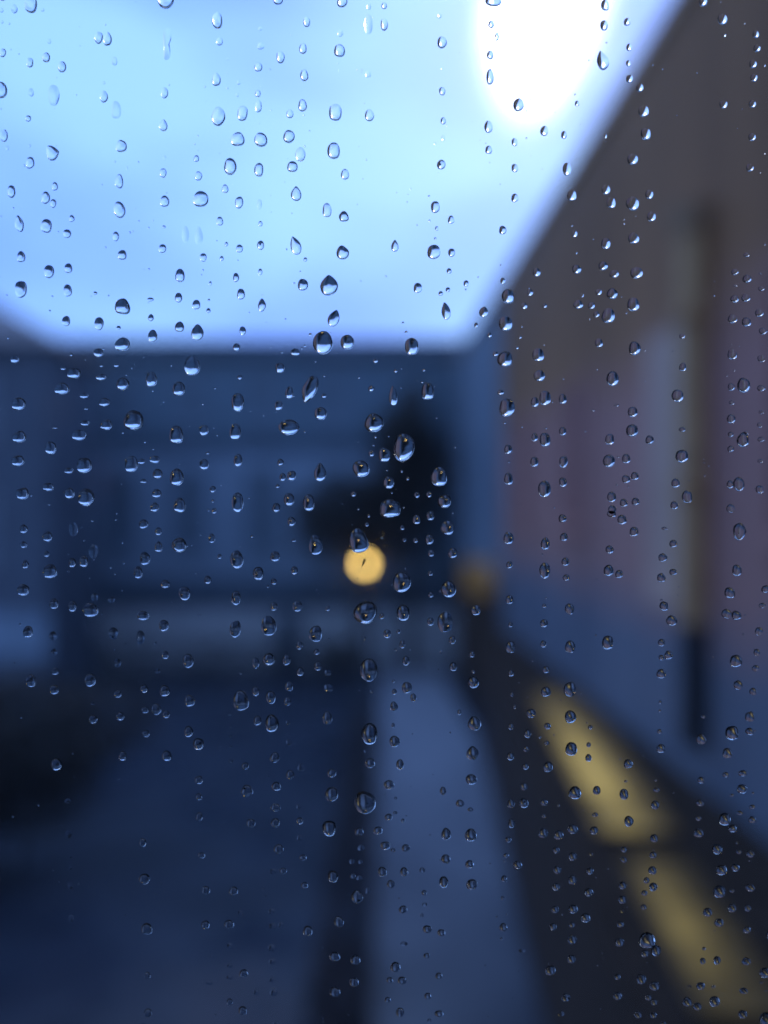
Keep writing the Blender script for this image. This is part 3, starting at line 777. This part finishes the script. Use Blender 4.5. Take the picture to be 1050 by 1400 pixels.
def drop_geometry(w, h, opt, rot, rings, seg, rnd, steep=0.0):
    """A sessile drop: flat foot on the glass, domed and slightly sagging outside. Local x right, z up, y outward."""
    thin = 'f' in opt
    ca = R(rnd.uniform(24, 34) if thin else rnd.uniform(47, 66) + steep)
    rs = 1 / math.sin(ca)
    mr = min(w, h) / 2
    if not thin and max(w, h) > 1.5 * min(w, h):
        mr *= 1.1
    ph = [rnd.uniform(0, 6.28) for _ in range(4)]
    am = [rnd.uniform(0.0, 0.05), rnd.uniform(0.0, 0.045), rnd.uniform(0, 0.025), rnd.uniform(0, 0.015)]
    if max(w, h) < 0.0009:
        am = [q * 0.6 for q in am]
    egg = rnd.uniform(0.02, 0.14)
    sag = rnd.uniform(0.04, 0.16)
    cx, cz = rnd.uniform(-0.06, 0.06), -sag
    sq = rnd.uniform(0.86, 1.0)
    cr, sr = math.cos(-rot), math.sin(-rot)

    def outline(a):
        c, s = math.cos(a), math.sin(a)
        x = math.copysign(abs(c) ** sq, c)
        z = math.copysign(abs(s) ** sq, s)
        k = 1 + sum(m_ * math.sin((i + 2) * a + p) for i, (m_, p) in enumerate(zip(am, ph)))
        x *= k
        z *= k
        x *= 1 - egg * z
        if 't' in opt and z > 0:
            x *= 1 - 0.5 * min(1, z) ** 1.6
            z *= 1.04
        if 'B' in opt and z < 0:
            x *= 1 - 0.5 * min(1, -z) ** 1.6
            z *= 1.04
        if 'D' in opt:
            x *= 0.55 + 0.45 * abs(z) ** 1.3 + (0.1 if z > 0 else -0.05)
            x += 0.25 * max(0, z)
        x *= w / 2
        z *= h / 2
        return x * cr - z * sr, x * sr + z * cr

    vs_, fs = [], []
    out = [outline(2 * math.pi * k / seg) for k in range(seg)]
    ts = [math.sin(math.pi / 2 * (i + 1) / rings) for i in range(rings)]
    ts[-1] = 1.0

    def hgt(t):
        return mr * (math.sqrt(max(0, rs * rs - t * t)) - rs * math.cos(ca))

    vs_.append((cx * w / 2, hgt(0), cz * h / 2))
    for t in ts:
        q = 1 - t * t
        y = hgt(t)
        for (x, z) in out:
            vs_.append((x * t + cx * w / 2 * q, y, z * t + cz * h / 2 * q))
    for k in range(seg):
        fs.append((0, 1 + (k + 1) % seg, 1 + k))
    for r_ in range(rings - 1):
        for k in range(seg):
            j = (k + 1) % seg
            a0 = 1 + r_ * seg
            b0 = a0 + seg
            fs.append((a0 + k, a0 + j, b0 + j, b0 + k))
    # the flat foot has its own ring of points so the edge stays crisp
    base = len(vs_)
    last = 1 + (rings - 1) * seg
    for k in range(seg):
        vs_.append(vs_[last + k])
    fs.append(tuple(base + k for k in range(seg)))
    return vs_, fs


drops = []
for (tx, ty), txt in DROPS.items():
    for e in txt.split(';'):
        q = e.split()
        x, y, w, h = (float(v) for v in q[:4])
        o = q[4] if len(q) > 4 else ''
        rot = 0.0
        if 'r' in o:
            o, rr = o.split('r')
            rot = R(float(rr))
        drops.append((tx * 1050 + x, ty * 1050 + y, w, h, o, rot))
drops.sort(key=lambda d: -d[2] * d[3])
big, small = drops[:300], drops[300:]
OUT = PANE_Y + PT + 0.00002


def centre(d):
    return ((d[0] - 1575) * MM * SCALE, (2100 - d[1]) * MM * SCALE)


cells = {}
for i, d in enumerate(big):
    c, r_ = min(5, max(0, int(d[0] // 525))), min(7, max(0, int(d[1] // 525)))
    cells.setdefault((r_, c), []).append(i)
rank = {}
for key, ids in cells.items():
    for n, i in enumerate(sorted(ids, key=lambda i: big[i][1])):
        rank[i] = (key, n, len(ids))


def merge_sharp(me, seg):
    me.polygons.foreach_set('use_smooth', [True] * (len(me.polygons) - 1) + [False])


for i, d in enumerate(big):
    rnd = random.Random(1000 + i)
    w, h = d[2] * MM * SCALE, d[3] * MM * SCALE
    vs_, fs = drop_geometry(w, h, d[4], d[5], 9, 28, rnd, 7 * min(1, max(0, (d[1] - 900) / 1500)))
    me = bpy.data.meshes.new('raindrop')
    me.from_pydata(vs_, [], fs)
    merge_sharp(me, 28)
    me.materials.append(M['water'])
    o = bpy.data.objects.new('raindrop', me)
    x, z = centre(d)
    o.location = (x, OUT, EYE + z)
    COL.objects.link(o)
    (r_, c), n, tot = rank[i]
    asp = d[3] / d[2]
    shape = ('two-lobed' if 'D' in d[4] else 'pointed' if ('t' in d[4] or 'B' in d[4]) else 'film-thin' if 'f' in d[4]
             else 'long' if asp > 1.45 else 'oval' if asp > 1.2 else 'squat' if asp < 0.85 else 'round')
    size = 'large' if d[2] * d[3] > 3300 else 'medium' if d[2] * d[3] > 1700 else 'small'
    pos = ORD[n] if n == 0 else ('lowest' if n == tot - 1 and tot > 2 else ORD[n] + ' from top')
    tag(o, '%s %s raindrop, %s %s' % (size, shape, pos, CELLS[r_][c]), 'raindrop', 'raindrops on the window pane')

# the finer drops: too many and too small to pick apart, one object on the pane
sv, sf, flat = [], [], []
for i, d in enumerate(small):
    rnd = random.Random(5000 + i)
    vs_, fs = drop_geometry(d[2] * MM * SCALE, d[3] * MM * SCALE, d[4], d[5], 6, 18, rnd, 7 * min(1, max(0, (d[1] - 900) / 1500)))
    x, z = centre(d)
    b = len(sv)
    sv += [(p[0] + x, p[1], p[2] + z) for p in vs_]
    sf += [tuple(b + k for k in f) for f in fs]
    flat += [True] * (len(fs) - 1) + [False]
rnd = random.Random(77)
spots = []
for i in range(520):                      # pin-prick droplets between them
    q = rnd.uniform(3, 9)
    spots.append((rnd.uniform(-0.064, 0.064), rnd.uniform(-0.085, 0.085), q, q * rnd.uniform(0.8, 1.2), 3, 9))
for i in range(420):                      # the rain goes on over the rest of the pane, beaded along its runs
    cx, wander = rnd.uniform(-0.30, 0.30), rnd.uniform(-0.004, 0.004)
    z = rnd.uniform(-0.30, 0.25)
    for k in range(rnd.randrange(4, 16)):
        z -= rnd.uniform(0.003, 0.012)
        x = cx + wander * k * 0.1 + rnd.gauss(0, 0.0012)
        if abs(x) < 0.0635 and abs(z) < 0.0845:
            continue
        q = rnd.choice((12, 18, 24, 30, 36, 42, 56))
        spots.append((x, z, q, q * rnd.uniform(0.95, 1.5), 5, 14))
for (x, z, q, q2, rings, seg) in spots:
    vs_, fs = drop_geometry(q * MM, q2 * MM, '', 0, rings, seg, rnd)
    b = len(sv)
    sv += [(p[0] + x, p[1], p[2] + z) for p in vs_]
    sf += [tuple(b + k for k in f) for f in fs]
    flat += [True] * (len(fs) - 1) + [False]
me = bpy.data.meshes.new('fine_raindrops')
me.from_pydata(sv, [], sf)
me.polygons.foreach_set('use_smooth', flat)
me.materials.append(M['water'])
fd = bpy.data.objects.new('fine_raindrops', me)
fd.location = (0, OUT, EYE)
COL.objects.link(fd)
tag(fd, 'fine rain droplets scattered between the larger drops on the pane', 'raindrops', kind='stuff')

# the dark speck stuck to the glass in front of the lamp
sp = MB()
px, pz = (497.5 * 3 - 1575) * MM * SCALE, (2100 - 768 * 3) * MM * SCALE
prof = [(-0.00018, -0.00052, 0.00007), (-0.00006, -0.00022, 0.00010), (0.00003, 0.00008, 0.00011), (0.00010, 0.00034, 0.00013), (0.00014, 0.00052, 0.00006)]
for k, (x, z, r_) in enumerate(prof):
    for j in range(8):
        a = 2 * math.pi * j / 8
        sp.v.append((x + r_ * math.cos(a), 0.00012 + r_ * math.sin(a), z))
for k in range(len(prof) - 1):
    for j in range(8):
        q = (j + 1) % 8
        sp.f.append((k * 8 + j, k * 8 + q, k * 8 + 8 + q, k * 8 + 8 + j))
sp.f.append(tuple(range(7, -1, -1)))
sp.f.append(tuple(range(32, 40)))
so = sp.build('dirt_speck', M['dirt'])
so.location = (px, OUT, EYE + pz)
so.scale = (1.25, 1.25, 1.15)
tag(so, 'tiny black speck stuck to the pane in front of the lamp', 'speck')
